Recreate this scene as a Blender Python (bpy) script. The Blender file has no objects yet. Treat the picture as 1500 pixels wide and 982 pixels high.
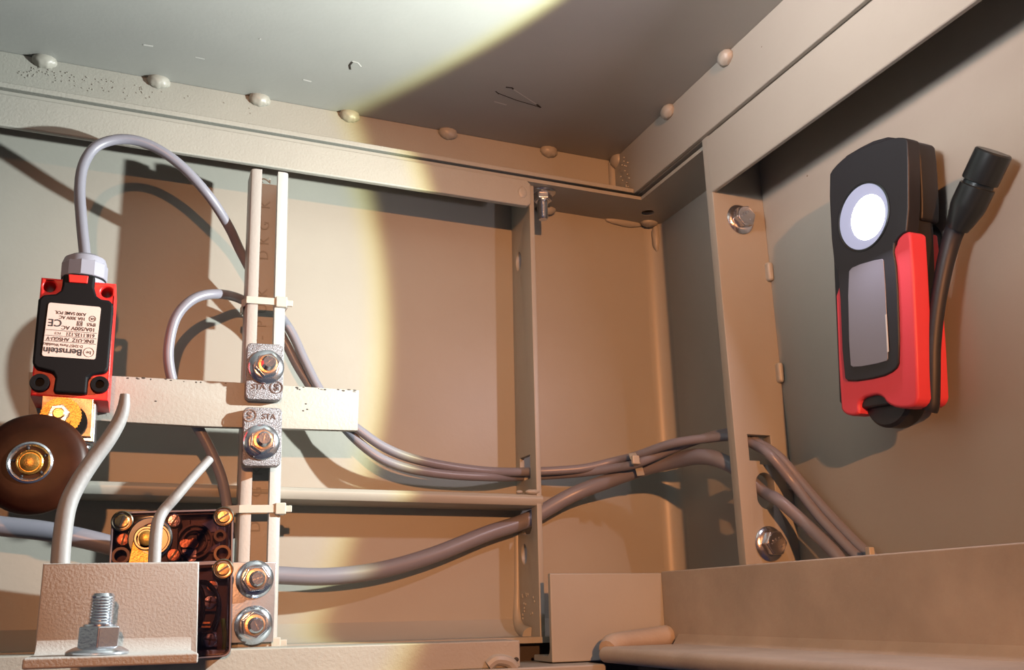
import bpy, bmesh, math, random
from mathutils import Vector, Matrix
random.seed(7)
C = bpy.context.scene.collection
S = 0.6            # metres per layout unit (camera to rear panel = 1 unit)
Z0 = 0.30          # height of the camera above z = 0, metres
PI = math.pi

# ------------------------------------------------------------------ camera
F = 1335.6
RC = ((0.92829443, -0.37146066, -0.01692407), (0.09152596, 0.27236647, -0.95783063), (0.36040595, 0.88759984, 0.28683457))
cam = bpy.data.cameras.new('camera'); camo = bpy.data.objects.new('camera', cam); C.objects.link(camo)
cam.sensor_width = 36; cam.lens = 36 * F / 1500; cam.clip_start = 0.01; cam.clip_end = 50
camo.matrix_world = Matrix(((RC[0][0], -RC[1][0], -RC[2][0], 0), (RC[0][1], -RC[1][1], -RC[2][1], 0), (RC[0][2], -RC[1][2], -RC[2][2], Z0), (0, 0, 0, 1)))
bpy.context.scene.camera = camo

def P(v): return Vector((v[0] * S, v[1] * S, v[2] * S + Z0))
def ray(x, y):
    a, b = (x - 750) / F, (y - 491) / F
    return Vector([RC[0][i] * a + RC[1][i] * b + RC[2][i] for i in range(3)])
def at(x, y, Y): r = ray(x, y); return r * (Y / r.y)          # the point at depth Y behind a measured spot
def atX(x, y, X): r = ray(x, y); return r * (X / r.x)

# ------------------------------------------------------------------ light
vs = bpy.context.scene.view_settings
vs.view_transform = 'Standard'; vs.look = 'None'; vs.gamma = 1; vs.use_curve_mapping = False; vs.exposure = 0.0
w = bpy.data.worlds.new('world'); bpy.context.scene.world = w; w.use_nodes = True
w.node_tree.nodes['Background'].inputs[0].default_value = (0.46, 0.52, 0.95, 1)
w.node_tree.nodes['Background'].inputs[1].default_value = 0.065

LAMP = Vector((0.566, 0.5605, 0.322))                          # work lamp's lens, layout units
def light(name, kind, loc, energy, color, aim=None, **kw):
    l = bpy.data.lights.new(name, kind); o = bpy.data.objects.new(name, l); C.objects.link(o)
    l.energy = energy; l.color = color; o.location = P(loc)
    for k, v in kw.items(): setattr(l, k, v)
    if aim is not None: o.rotation_euler = (P(aim) - P(loc)).to_track_quat('-Z', 'Y').to_euler()
    return o
WARM_LOC = Vector((-0.20, -1.55, 0.44))
light('workshop_lamp', 'SPOT', WARM_LOC, 86.0, (1.0, 0.39, 0.145), aim=(0.76, 1.0, 0.04), spot_size=math.radians(47), spot_blend=1.0, shadow_soft_size=0.012)
SP = light('work_lamp_beam', 'SPOT', LAMP + Vector((-0.014, 0, 0)), 19.5, (0.93, 1.0, 0.97), aim=LAMP + Vector((-1, 0.0, -0.03)), spot_size=math.radians(113.5), spot_blend=0.09, shadow_soft_size=0.0045)
light('work_lamp_spill', 'AREA', LAMP + Vector((-0.012, 0, 0)), 0.42, (1.0, 0.88, 0.98), aim=LAMP + Vector((-1, 0.0, -0.35)), shape='DISK', size=0.012)
light('side_fill', 'SPOT', (-0.80, 0.05, 0.46), 88.0, (1.0, 0.91, 0.90), aim=(0.56, 0.53, 0.625), spot_size=math.radians(28), spot_blend=1.0, shadow_soft_size=0.13)  # added unseen fill that brightens the right beam
# the lens of the lamp fringes its beam yellow at the rim
SP.data.use_nodes = True
nt = SP.data.node_tree; em = nt.nodes['Emission']
geo = nt.nodes.new('ShaderNodeTexCoord'); sx = nt.nodes.new('ShaderNodeSeparateXYZ'); nt.links.new(geo.outputs['Normal'], sx.inputs[0])
ab = nt.nodes.new('ShaderNodeMath'); ab.operation = 'ABSOLUTE'; nt.links.new(sx.outputs['Z'], ab.inputs[0])
rp = nt.nodes.new('ShaderNodeValToRGB'); nt.links.new(ab.outputs[0], rp.inputs[0])
rp.color_ramp.elements[0].position = 0.550; rp.color_ramp.elements[0].color = (0.55, 0.36, 0.12, 1)
rp.color_ramp.elements[1].position = 0.90; rp.color_ramp.elements[1].color = (1, 1, 1, 1)
e = rp.color_ramp.elements.new(0.572); e.color = (0.52, 0.48, 0.24, 1); e = rp.color_ramp.elements.new(0.605); e.color = (0.50, 0.50, 0.475, 1)
nt.links.new(rp.outputs[0], em.inputs[0])

# ------------------------------------------------------------------ materials
MATS = {}
def mat(name, col, rough=0.5, metal=0.0, bump=0.0, bscale=300, var=0.0, vscale=20, spec=0.5, emis=None, estr=0, coat=0.0, detail=3, bdist=0.0003):
    m = bpy.data.materials.new(name); m.use_nodes = True; nt = m.node_tree; b = nt.nodes['Principled BSDF']
    b.inputs['Base Color'].default_value = (*col, 1); b.inputs['Roughness'].default_value = rough; b.inputs['Metallic'].default_value = metal
    b.inputs['Specular IOR Level'].default_value = spec; b.inputs['Coat Weight'].default_value = coat
    if emis: b.inputs['Emission Color'].default_value = (*emis, 1); b.inputs['Emission Strength'].default_value = estr
    tc = nt.nodes.new('ShaderNodeTexCoord')
    if bump:
        n = nt.nodes.new('ShaderNodeTexNoise'); n.inputs['Scale'].default_value = bscale; n.inputs['Detail'].default_value = detail
        nt.links.new(tc.outputs['Object'], n.inputs['Vector'])
        bp = nt.nodes.new('ShaderNodeBump'); bp.inputs['Strength'].default_value = bump; bp.inputs['Distance'].default_value = bdist
        nt.links.new(n.outputs[0], bp.inputs['Height']); nt.links.new(bp.outputs[0], b.inputs['Normal'])
    if var:
        n = nt.nodes.new('ShaderNodeTexNoise'); n.inputs['Scale'].default_value = vscale; n.inputs['Detail'].default_value = 6; n.inputs['Roughness'].default_value = 0.6
        nt.links.new(tc.outputs['Object'], n.inputs['Vector'])
        r = nt.nodes.new('ShaderNodeValToRGB'); r.color_ramp.elements[0].position = 0.3; r.color_ramp.elements[1].position = 0.7
        r.color_ramp.elements[0].color = (*[c * (1 - var) for c in col], 1); r.color_ramp.elements[1].color = (*[min(1, c * (1 + var)) for c in col], 1)
        nt.links.new(n.outputs[0], r.inputs[0]); nt.links.new(r.outputs[0], b.inputs['Base Color'])
    MATS[name] = m; return m
PAINTC = (0.31, 0.305, 0.27)
def dirty_paint(name, col, bump, bscale, stain=0.10):
    m = mat(name, col, 0.42, bump=bump, bscale=bscale, var=0.05, vscale=9)
    nt = m.node_tree; b = nt.nodes['Principled BSDF']; src = b.inputs['Base Color'].links[0].from_socket
    tc = nt.nodes.new('ShaderNodeTexCoord')
    v = nt.nodes.new('ShaderNodeTexVoronoi'); v.inputs['Scale'].default_value = 42; nt.links.new(tc.outputs['Object'], v.inputs['Vector'])
    n = nt.nodes.new('ShaderNodeTexNoise'); n.inputs['Scale'].default_value = 60; nt.links.new(tc.outputs['Object'], n.inputs['Vector'])
    a = nt.nodes.new('ShaderNodeMath'); a.operation = 'LESS_THAN'; a.inputs[1].default_value = 0.026; nt.links.new(v.outputs['Distance'], a.inputs[0])
    g = nt.nodes.new('ShaderNodeMath'); g.operation = 'GREATER_THAN'; g.inputs[1].default_value = 0.56; nt.links.new(n.outputs[0], g.inputs[0])
    mu = nt.nodes.new('ShaderNodeMath'); mu.operation = 'MULTIPLY'; nt.links.new(a.outputs[0], mu.inputs[0]); nt.links.new(g.outputs[0], mu.inputs[1])
    mx = nt.nodes.new('ShaderNodeMix'); mx.data_type = 'RGBA'; mx.inputs[7].default_value = (0.12, 0.09, 0.06, 1)
    nt.links.new(mu.outputs[0], mx.inputs[0]); nt.links.new(src, mx.inputs[6]); nt.links.new(mx.outputs[2], b.inputs['Base Color'])
    return m
paint = dirty_paint('paint_smooth', PAINTC, 0.25, 260)
paint_rough = mat('paint_orange_peel', PAINTC, 0.5, bump=0.75, bscale=620, var=0.05, vscale=14, bdist=0.00028)
paint_rail = mat('paint_rail', (0.37, 0.365, 0.345), 0.42, bump=0.4, bscale=500)
paint_bracket = mat('paint_bracket', (0.33, 0.325, 0.31), 0.5, bump=0.6, bscale=1000, var=0.04, vscale=30, bdist=0.00028)
ceil_m = mat('paint_ceiling', (0.34, 0.345, 0.325), 0.36, bump=0.2, bscale=350, var=0.07, vscale=7)
weld_m = mat('paint_weld', (0.33, 0.32, 0.28), 0.4, bump=0.4, bscale=200)
grey_pvc = mat('cable_grey', (0.185, 0.185, 0.22), 0.36, bump=0.1, bscale=90)
gland_m = mat('gland_grey', (0.25, 0.25, 0.30), 0.4)
red_m = mat('red_plastic', (0.66, 0.018, 0.016), 0.38, bump=0.25, bscale=500)
red_lamp = mat('red_rubber', (0.62, 0.050, 0.075), 0.5, bump=0.15, bscale=700)
black_m = mat('black_plastic', (0.008, 0.008, 0.009), 0.55, bump=0.06, bscale=900, spec=0.1)
black_lamp = mat('black_rubber', (0.012, 0.014, 0.020), 0.5)  # blue tint stands in for the haze over the lamp head
black_metal = mat('black_anodised', (0.035, 0.045, 0.05), 0.3, metal=0.6)
label_m = mat('label_paper', (0.68, 0.52, 0.46), 0.5)
ink = mat('ink', (0.03, 0.03, 0.035), 0.6)
engr = mat('engraved_letters', (0.30, 0.29, 0.26), 0.6)
zinc = mat('zinc_bright', (0.60, 0.65, 0.72), 0.17, metal=0.95, bump=0.15, bscale=900)
zinc_dark = mat('zinc_dull', (0.55, 0.55, 0.58), 0.22, metal=0.95, bump=0.3, bscale=700)
cast = mat('cast_zinc', (0.20, 0.20, 0.215), 0.36, metal=0.5, bump=1.0, bscale=1500, detail=4, bdist=0.0006, var=0.75, vscale=1400)
plate_m = mat('rolled_steel', (0.28, 0.27, 0.275), 0.4, metal=0.6, bump=0.3, bscale=700, var=0.1, vscale=60)
brass = mat('brass', (0.58, 0.36, 0.17), 0.3, metal=1.0, bump=0.3, bscale=900)
yellow_zn = mat('yellow_zinc', (0.44, 0.25, 0.06), 0.32, metal=0.8, bump=0.5, bscale=1100, var=0.35, vscale=120)
head_zn = mat('head_passivate', (0.80, 0.42, 0.24), 0.36, metal=0.8, bump=0.6, bscale=1300, var=0.5, vscale=70)
copper = mat('copper_brown', (0.62, 0.36, 0.22), 0.32, metal=0.9, bump=0.4, bscale=900)
roller_m = mat('roller_brown', (0.030, 0.008, 0.003), 0.42, var=0.5, vscale=35, spec=0.16)
nylon = mat('nylon', (0.40, 0.39, 0.34), 0.35)
nylon.node_tree.nodes['Principled BSDF'].inputs['Subsurface Weight'].default_value = 0.2
nylon.node_tree.nodes['Principled BSDF'].inputs['Subsurface Scale'].default_value = 0.003
rod_m = mat('rod_grey', (0.21, 0.21, 0.21), 0.58, bump=0.4, bscale=500)
box_m = mat('switch_interior', (0.05, 0.03, 0.026), 0.35, bump=0.2, bscale=200)
box2_m = mat('switch_moulding', (0.12, 0.075, 0.075), 0.3)
wire_black = mat('wire_black', (0.012, 0.014, 0.022), 0.25)
wire_green = mat('wire_green', (0.12, 0.22, 0.03), 0.4)
dark_gap = mat('gap_shade', (0.04, 0.032, 0.025), 0.8)  # shade of the open gap put into a dark colour
window_m = mat('diffuser_grey', (0.17, 0.18, 0.22), 0.28)
lens_glow = mat('lens_emitter', (1, 1, 1), 0.5, emis=(0.95, 0.98, 1.0), estr=14)
lens_ring = mat('lens_reflector', (0.20, 0.22, 0.30), 0.3, emis=(0.60, 0.68, 1.0), estr=0.40)
chip_dark = mat('chipped_primer', (0.03, 0.025, 0.02), 0.7)
chip_white = mat('scuff_white', (0.55, 0.55, 0.52), 0.6)
# rusty dust on the welded lip
lip_m = mat('paint_dusty', (0.36, 0.31, 0.25), 0.6, bump=0.5, bscale=500, var=0.14, vscale=26)
def smoked():
    m = bpy.data.materials.new('smoked_plastic'); m.use_nodes = True; nt = m.node_tree; nt.nodes.clear()
    o = nt.nodes.new('ShaderNodeOutputMaterial'); t = nt.nodes.new('ShaderNodeBsdfTransparent'); g = nt.nodes.new('ShaderNodeBsdfGlossy'); x = nt.nodes.new('ShaderNodeMixShader'); f = nt.nodes.new('ShaderNodeFresnel')
    t.inputs[0].default_value = (0.72, 0.63, 0.66, 1); g.inputs['Roughness'].default_value = 0.08; f.inputs[0].default_value = 1.5
    nt.links.new(f.outputs[0], x.inputs[0]); nt.links.new(t.outputs[0], x.inputs[1]); nt.links.new(g.outputs[0], x.inputs[2]); nt.links.new(x.outputs[0], o.inputs[0]); return m
smoke_m = smoked()
bronze = mat('bronze_dark', (0.20, 0.17, 0.13), 0.26, metal=1.0)

# ------------------------------------------------------------------ object helpers
MW = {}
def tag(o, label=None, cat=None, group=None, kind=None):
    if label: o['label'] = label
    if cat: o['category'] = cat
    if group: o['group'] = group
    if kind: o['kind'] = kind
    return o
class Frame:
    """a local frame: u right, v up, w towards the viewer, origin in layout units"""
    def __init__(s, o, u, v):
        s.o = Vector(o); s.v = Vector(v).normalized(); s.u = Vector(u).normalized(); s.w = s.u.cross(s.v).normalized(); s.u = s.v.cross(s.w).normalized()
    def pt(s, u, v, w=0): return s.o + s.u * u + s.v * v + s.w * w
    def uv(s, x, y, w=0):
        r = ray(x, y); t = (s.o + s.w * w).dot(s.w) / r.dot(s.w); d = r * t - s.o
        return (d.dot(s.u), d.dot(s.v))
    def rot(s): return Matrix((s.u, s.v, s.w)).transposed().to_4x4()
    def m(s): return Matrix.Translation(s.o) @ s.rot()
def thing(name, label, cat, loc, frame=None, group=None):
    o = bpy.data.objects.new(name, None); C.objects.link(o); o.empty_display_size = 0.01
    m = Matrix.Translation(P(loc)) @ (frame.rot() if frame else Matrix.Identity(4))
    o.matrix_basis = m; MW[o.name] = m
    return tag(o, label, cat, group)
def finish(o, m, smooth=True, bevel=0, ang=35):
    o.data.materials.clear(); o.data.materials.append(m)
    if smooth:
        for p in o.data.polygons: p.use_smooth = True
        try: o.data.set_sharp_from_angle(angle=math.radians(ang))
        except Exception: pass
    if bevel:
        b = o.modifiers.new('bevel', 'BEVEL'); b.width = bevel * S; b.segments = 3; b.limit_method = 'ANGLE'; b.angle_limit = math.radians(40)
        b.harden_normals = True
def obj(name, bm, m, parent=None, frame=None, bevel=0, smooth=True, world=True, origin=None, ang=35):
    """world: the bmesh is in layout units of the place; frame: it is in that frame's units"""
    bmesh.ops.recalc_face_normals(bm, faces=bm.faces)
    if world:
        M = frame.m() if frame else Matrix.Identity(4)
        for v in bm.verts: v.co = P(M @ v.co)
        if parent is not None: inv = MW[parent.name].inverted()
        else:
            if origin is None:
                xs = [v.co for v in bm.verts]; origin = Vector([(min(c[i] for c in xs) + max(c[i] for c in xs)) / 2 for i in range(3)]); origin.z = min(c.z for c in xs)
            inv = Matrix.Translation(origin).inverted()
        for v in bm.verts: v.co = inv @ v.co
    else:
        inv = Matrix.Identity(4)
        for v in bm.verts: v.co = v.co * S
    me = bpy.data.meshes.new(name); bm.to_mesh(me); bm.free()
    o = bpy.data.objects.new(name, me); C.objects.link(o)
    if parent is not None:
        o.parent = parent; MW[o.name] = MW[parent.name] if world else MW[parent.name]
        MW[o.name] = MW[parent.name].copy()
    elif world:
        o.matrix_basis = inv.inverted(); MW[o.name] = inv.inverted()
    finish(o, m, smooth, bevel, ang); return o
def B(): return bmesh.new()
def box(bm, x0, x1, y0, y1, z0, z1):
    vs = [bm.verts.new((x, y, z)) for x in (x0, x1) for y in (y0, y1) for z in (z0, z1)]
    for f in ((0, 1, 3, 2), (4, 6, 7, 5), (0, 4, 5, 1), (2, 3, 7, 6), (0, 2, 6, 4), (1, 5, 7, 3)): bm.faces.new([vs[i] for i in f])
    return bm
def hull8(bm, a, b):
    """two quads joined"""
    va = [bm.verts.new(p) for p in a]; vb = [bm.verts.new(p) for p in b]; n = len(va)
    bm.faces.new(va); bm.faces.new(vb[::-1])
    for i in range(n): bm.faces.new((va[i], vb[i], vb[(i + 1) % n], va[(i + 1) % n]))
    return bm
def prism(bm, pts, w0, w1):
    return hull8(bm, [(p[0], p[1], w0) for p in pts], [(p[0], p[1], w1) for p in pts])
def rrect(x0, x1, y0, y1, r, n=4):
    o = []
    for cx, cy, a in ((x1 - r, y1 - r, 0), (x0 + r, y1 - r, 90), (x0 + r, y0 + r, 180), (x1 - r, y0 + r, 270)):
        for i in range(n + 1): t = math.radians(a + 90 * i / n); o.append((cx + r * math.cos(t), cy + r * math.sin(t)))
    return o
def circ(cx, cy, r, n=24, ry=None, a0=0): return [(cx + r * math.cos(2 * PI * i / n + a0), cy + (ry or r) * math.sin(2 * PI * i / n + a0)) for i in range(n)]
def soften(pts, k=2):
    """round a traced outline (corner cutting)"""
    for _ in range(k):
        o = []
        for i in range(len(pts)):
            a, b = Vector(pts[i]), Vector(pts[(i + 1) % len(pts)]); o += [tuple(a * .75 + b * .25), tuple(a * .25 + b * .75)]
        pts = o
    return pts
def basis(ax):
    ax = Vector(ax).normalized(); t = Vector((0, 0, 1)) if abs(ax.z) < .9 else Vector((1, 0, 0)); u = ax.cross(t).normalized(); return u, ax.cross(u), ax
def lathe(bm, o, ax, prof, n=28, phase=0):
    """prof: (radius, height) pairs along ax"""
    u, v, a = basis(ax); o = Vector(o); rings = []
    for r, h in prof:
        if r < 1e-7: rings.append([bm.verts.new(o + a * h)])
        else: rings.append([bm.verts.new(o + a * h + u * (r * math.cos(2 * PI * i / n + phase)) + v * (r * math.sin(2 * PI * i / n + phase))) for i in range(n)])
    for p, q in zip(rings, rings[1:]):
        for i in range(n):
            j = (i + 1) % n
            if len(p) == 1 and len(q) == 1: continue
            if len(p) == 1: bm.faces.new((p[0], q[j], q[i]))
            elif len(q) == 1: bm.faces.new((p[i], p[j], q[0]))
            else: bm.faces.new((p[i], p[j], q[j], q[i]))
    if len(rings[0]) > 1: bm.faces.new(rings[0][::-1])
    if len(rings[-1]) > 1: bm.faces.new(rings[-1])
    return bm
def cyl(bm, o, ax, r, h, n=28, r2=None, ch=0):
    r2 = r if r2 is None else r2
    pr = [(r - ch, 0), (r, ch), (r2, h - ch), (r2 - ch, h)] if ch else [(r, 0), (r2, h)]
    return lathe(bm, o, ax, pr, n)
def spline(pts, k=8):
    pts = [Vector(p) for p in pts]; q = [pts[0] * 2 - pts[1]] + pts + [pts[-1] * 2 - pts[-2]]; out = []
    for i in range(1, len(q) - 2):
        a, b, c, d = q[i - 1:i + 3]
        for s in range(k):
            t = s / k; out.append(.5 * ((2 * b) + (c - a) * t + (2 * a - 5 * b + 4 * c - d) * t * t + (3 * b - a - 3 * c + d) * t ** 3))
    return out + [pts[-1]]
def tube(bm, pts, r, n=16, sm=True, k=8, flat=None):
    pts = spline(pts, k) if sm else [Vector(p) for p in pts]; N = len(pts); up = None; rings = []
    for i, p in enumerate(pts):
        t = (pts[min(i + 1, N - 1)] - pts[max(i - 1, 0)]).normalized()
        if up is None: up = basis(t)[0]
        up = (up - t * up.dot(t)).normalized(); s = t.cross(up); rr = r(i / (N - 1)) if callable(r) else r
        rings.append([bm.verts.new(p + up * (rr * math.cos(2 * PI * j / n)) + s * (rr * math.sin(2 * PI * j / n))) for j in range(n)])
    for a, b in zip(rings, rings[1:]):
        for j in range(n): bm.faces.new((a[j], a[(j + 1) % n], b[(j + 1) % n], b[j]))
    bm.faces.new(rings[0][::-1]); bm.faces.new(rings[-1]); return bm
def blob(bm, c, rx, ry, rz, n=14):
    m = Matrix.Translation(Vector(c)) @ Matrix.Diagonal((rx, ry, rz, 1)); r = bmesh.ops.create_uvsphere(bm, u_segments=n * 2, v_segments=n, radius=1, matrix=m)
    for v in r['verts']:
        d = (v.co - Vector(c)); h = math.sin(v.co.x * 900) * math.cos(v.co.z * 1100 + v.co.y * 700); v.co += d * 0.07 * h
    return bm
def plate(outer, holes, t, bevel=0.0):
    """flat plate with real holes; outline in its frame, thickness from w = 0 back to -t"""
    cu = bpy.data.curves.new('c', 'CURVE'); cu.dimensions = '2D'; cu.fill_mode = 'BOTH'; cu.extrude = t / 2 - bevel; cu.bevel_depth = bevel; cu.bevel_resolution = 2; cu.offset = -bevel
    for ring in [outer] + list(holes):
        sp = cu.splines.new('POLY'); sp.points.add(len(ring) - 1); sp.use_cyclic_u = True
        for p, q in zip(sp.points, ring): p.co = (q[0], q[1], 0, 1)
    o = bpy.data.objects.new('c', cu); C.objects.link(o); bpy.context.view_layer.update()
    me = bpy.data.meshes.new_from_object(o.evaluated_get(bpy.context.evaluated_depsgraph_get())); bpy.data.objects.remove(o); bpy.data.curves.remove(cu)
    bm = B(); bm.from_mesh(me); bpy.data.meshes.remove(me); bmesh.ops.remove_doubles(bm, verts=bm.verts, dist=1e-6)
    for v in bm.verts: v.co.z -= t / 2
    return bm
FONT = None
def text(body, size, t=0.0002, align='CENTER', bold=0.0, xs=1.0):
    cu = bpy.data.curves.new('t', 'FONT'); cu.body = body; cu.size = size; cu.align_x = align; cu.align_y = 'CENTER'; cu.extrude = t / 2; cu.offset = bold; cu.resolution_u = 3
    o = bpy.data.objects.new('t', cu); C.objects.link(o); bpy.context.view_layer.update()
    me = bpy.data.meshes.new_from_object(o.evaluated_get(bpy.context.evaluated_depsgraph_get())); bpy.data.objects.remove(o); bpy.data.curves.remove(cu)
    bm = B(); bm.from_mesh(me); bpy.data.meshes.remove(me)
    for v in bm.verts: v.co.x *= xs
    return bm
def moved(bm, u, v, w, rot=0):
    bmesh.ops.transform(bm, matrix=Matrix.Translation((u, v, w)) @ Matrix.Rotation(rot, 4, 'Z'), verts=bm.verts); return bm
def merge(bm, other):
    me = bpy.data.meshes.new('x'); other.to_mesh(me); other.free(); bm.from_mesh(me); bpy.data.meshes.remove(me); return bm
def ring2d(bm, cu, cv, r, th, w0, w1, n=36):
    return merge(bm, moved(plate(circ(0, 0, r, n), [circ(0, 0, r - th, n)], w1 - w0), cu, cv, w1))

# ================================================================== SETTING
XW, YW, ZC = 0.624, 1.0, 0.580
XL = -0.85
def struct(name, bm, m, bevel=0, parent=None): return tag(obj(name, bm, m, parent=parent, bevel=bevel), kind='structure' if parent is None else None)
wb = struct('wall_back', box(B(), XL, XW, YW, YW + .008, -.06, .60), paint)
wr = struct('wall_right', box(B(), XW, XW + .008, -.25, YW + .008, -.06, .60), paint)
ce = struct('ceiling', box(B(), XL, .60, -.10, .99, ZC, ZC + .006), ceil_m)
wl = struct('wall_left', box(B(), -.858, XL, -.25, YW, -.06, .60), paint)  # unseen side, put in to bounce the lamp's light to the right
# rounded inner corner of the folded box
bm = B(); R_ = .022
pts = [(XW - R_ + R_ * math.sin(a), YW - R_ + R_ * math.cos(a)) for a in [PI / 2 * i / 8 for i in range(9)]] + [(XW + .001, YW + .001)]
hull8(bm, [(x, y, -.03) for x, y in pts], [(x, y, .499) for x, y in pts]); struct('trim_1', bm, paint)
# upper frame: rear angle (upright leg at the back, lip towards the room) and right angle
bm = B(); box(bm, XL, .551, .985, .991, .508, ZC); box(bm, XL, .551, .931, .985, .508, .514); t2 = struct('trim_2', bm, paint_rough, bevel=.0012)
bm = B(); box(bm, .551, .557, -.10, .990, .508, ZC); box(bm, .557, .62, -.10, .99, .508, .514); t3 = struct('trim_3', bm, paint, bevel=.0012)
# lower frame: flange running round the top of the box, with a bolt hole near the corner
def hole_pts(cx, cy, rx, ry, n=28): return circ(cx, cy, rx, n, ry)
bm = plate([(XL, 1.0), (XL, .930), (.560, .930), (.560, -.1), (XW, -.1), (XW, 1.0)], [hole_pts(.588, .962, .0085, .0085)], .0045)
for v in bm.verts: v.co.z += .5035
t4 = struct('trim_4', bm, paint)
# weld bead in the top corner under the flange
wbd = B(); blob(wbd, (.572, .9985, .4985), .028, .005, .0065); blob(wbd, (.606, .990, .4985), .012, .009, .005)
obj('weld_bead', wbd, weld_m, t4)
wbd = B(); blob(wbd, (.455, .994, .497), .013, .007, .007); obj('weld_bead', wbd, weld_m, t4)
wbd = B(); blob(wbd, (.6172, .9932, .480), .0055, .0055, .020); obj('weld_bead', wbd, weld_m, t4)
# bead welds along the ceiling sheet
for (x, y) in ((65, 85), (232, 118), (380, 146), (512, 168), (656, 196), (804, 225)):
    c = at(x, y, .983); b_ = B(); blob(b_, (c.x, .984, ZC - .003), .0120, .0085, .0095); blob(b_, (c.x + .006, .9845, ZC - .004), .007, .006, .006); obj('weld_bead', b_, weld_m, t2)
c = at(908, 228, .975); b_ = B(); blob(b_, (c.x - .005, .975, .576), .009, .012, .012); obj('weld_bead', b_, weld_m, t2)
for (x, y) in ((978, 159), (1062, 76)):
    c = atX(x, y, .549); b_ = B(); blob(b_, (.549, c.y, ZC - .007), .008, .011, .009); obj('weld_bead', b_, weld_m, t3)
b_ = B(); tube(b_, [(.5505, .985, .51), (.5505, .984, .575)], .006, 12, k=10); obj('weld_seam', b_, weld_m, t2)
b_ = B()
for i in range(16): blob(b_, (.548 - random.random() * .004, .935 + random.random() * .02, .515 + i * .0032), .0012, .0012, .0012, 4)
obj('weld_spatter', b_, weld_m, t3)
b_ = B()
for i in range(90):
    c = at(75 + abs(random.gauss(0, 1)) * 120, 0, .985); blob(b_, (c.x - .02, .9845, ZC - .012 - abs(random.gauss(0, .010))), .0009, .0005, .0007, 3)
tag(obj('paint_lumps', b_, weld_m, t2), kind='stuff')
# scratches in the ceiling paint
def ceilp(x, y, dz=0.0004): r = ray(x, y); return r * ((ZC - dz) / r.z)
def scratch(px, wid, m, nm='paint_scratch'):
    b_ = B(); tube(b_, [ceilp(*p) for p in px], wid, 6, sm=False)
    for v in b_.verts: v.co.z = ZC - .0002 - (ZC - v.co.z) * .15
    obj(nm, b_, m, ce)
scratch([(516, 91), (512, 96), (513, 102)], .0012, chip_dark); scratch([(516, 90), (524, 92), (529, 98)], .0009, chip_white)
scratch([(741, 128), (750, 129), (752, 131)], .0012, chip_dark); scratch([(726, 134), (731, 138)], .0008, chip_dark); scratch([(786, 153), (792, 158)], .0012, chip_dark)
scratch([(752, 131), (772, 144), (786, 153)], .0007, chip_white); scratch([(730, 137), (756, 147), (790, 157)], .0007, chip_dark); scratch([(724, 149), (742, 154)], .001, chip_white)
scratch([(210, 66), (224, 68)], .0014, chip_white); scratch([(286, 84), (300, 87)], .0008, chip_white); scratch([(444, 117), (456, 120)], .0013, chip_white); scratch([(380, 57), (382, 58)], .001, chip_white)
# sill behind the lower rail, with a rounded inner edge
bm = B(); box(bm, XL, XW, .935, 1.0, -.036, -.030); hull8(bm, [(XL, 1.0, -.03), (XL, .978, -.03), (XL, .992, -.024), (XL, 1.0, -.012)], [(XW, 1.0, -.03), (XW, .978, -.03), (XW, .992, -.024), (XW, 1.0, -.012)])
struct('trim_5', bm, paint)
bm = B(); box(bm, XL, .44, .852, .96, -.085, -.0545); struct('trim_6', bm, paint, bevel=.002)
bm = B(); box(bm, XL, XW, .955, .96, -.16, -.036); struct('trim_7', bm, dark_gap)  # dark sheet standing in for the unlit void below the sill

# ================================================================== FRAME MEMBERS
def member(name, bm, m, label, cat='steel beam', bevel=.0012, group=None): return tag(obj(name, bm, m, bevel=bevel), label, cat, group)
bm = B(); box(bm, XL, .403, .924, .931, .4625, .4975)
beamL = thing('steel_beam', 'long flat beige beam under the ceiling lip on the rear wall, brightly lit', 'steel beam', (-.2, .927, .4625))
pts = [(XL, .4625), (.398, .4625), (.4035, .467), (.4035, .4925), (.398, .4975), (XL, .4975)]
bm = B(); hull8(bm, [(x, .924, z) for x, z in pts], [(x, .931, z) for x, z in pts]); obj('web', bm, paint_rough, beamL, bevel=.0018)
b_ = B(); blob(b_, (.392, .9245, .480), .006, .0022, .008); obj('weld_bead', b_, weld_m, beamL)
beamR = thing('steel_beam', 'slanting flat beige beam above the work lamp, running towards the viewer', 'steel beam', (.557, .4, .4385))
bm = B(); box(bm, .556, .562, -.15, .775, .4385, .5075); obj('web', bm, paint, beamR, bevel=.0018)
bm = B(); box(bm, .562, .622, .60, .773, .50, .505); obj('top_gusset', bm, paint, beamR)

# rear post: a plate standing out from the rear wall, with cable notch and round holes
post = thing('steel_post', 'narrow upright beige post with round holes on the rear wall', 'steel post', (.41, .97, -.03))
fr = Frame((.408, 0, 0), (0, -1, 0), (0, 0, 1))       # u = -Y, v = Z, w = -X
def yz(y, z): return (-y, z)
out = [yz(1.0, -.032), yz(1.0, .100), yz(.985, .112), yz(.962, .112), yz(.956, .100), yz(.956, .088), yz(.953, .080), yz(.951, .116), yz(.940, .116), yz(.940, -.032)]
out = [yz(1.0, -.032), yz(1.0, .084), yz(.978, .0795), yz(.962, .0795), yz(.956, .086), yz(.956, .1125), yz(1.0, .1125), yz(1.0, .499), yz(.940, .499), yz(.940, -.032)]
bm = plate(out, [circ(-.979, .413, .0085, 24, .0125), circ(-.980, .058, .0085, 24, .0115), [yz(.9875, .146), yz(.9875, .168), yz(.957, .168), yz(.957, .141), yz(.975, .141), yz(.975, .146)]], .006, .0006)
obj('web', bm, paint, post, frame=fr)
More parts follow.
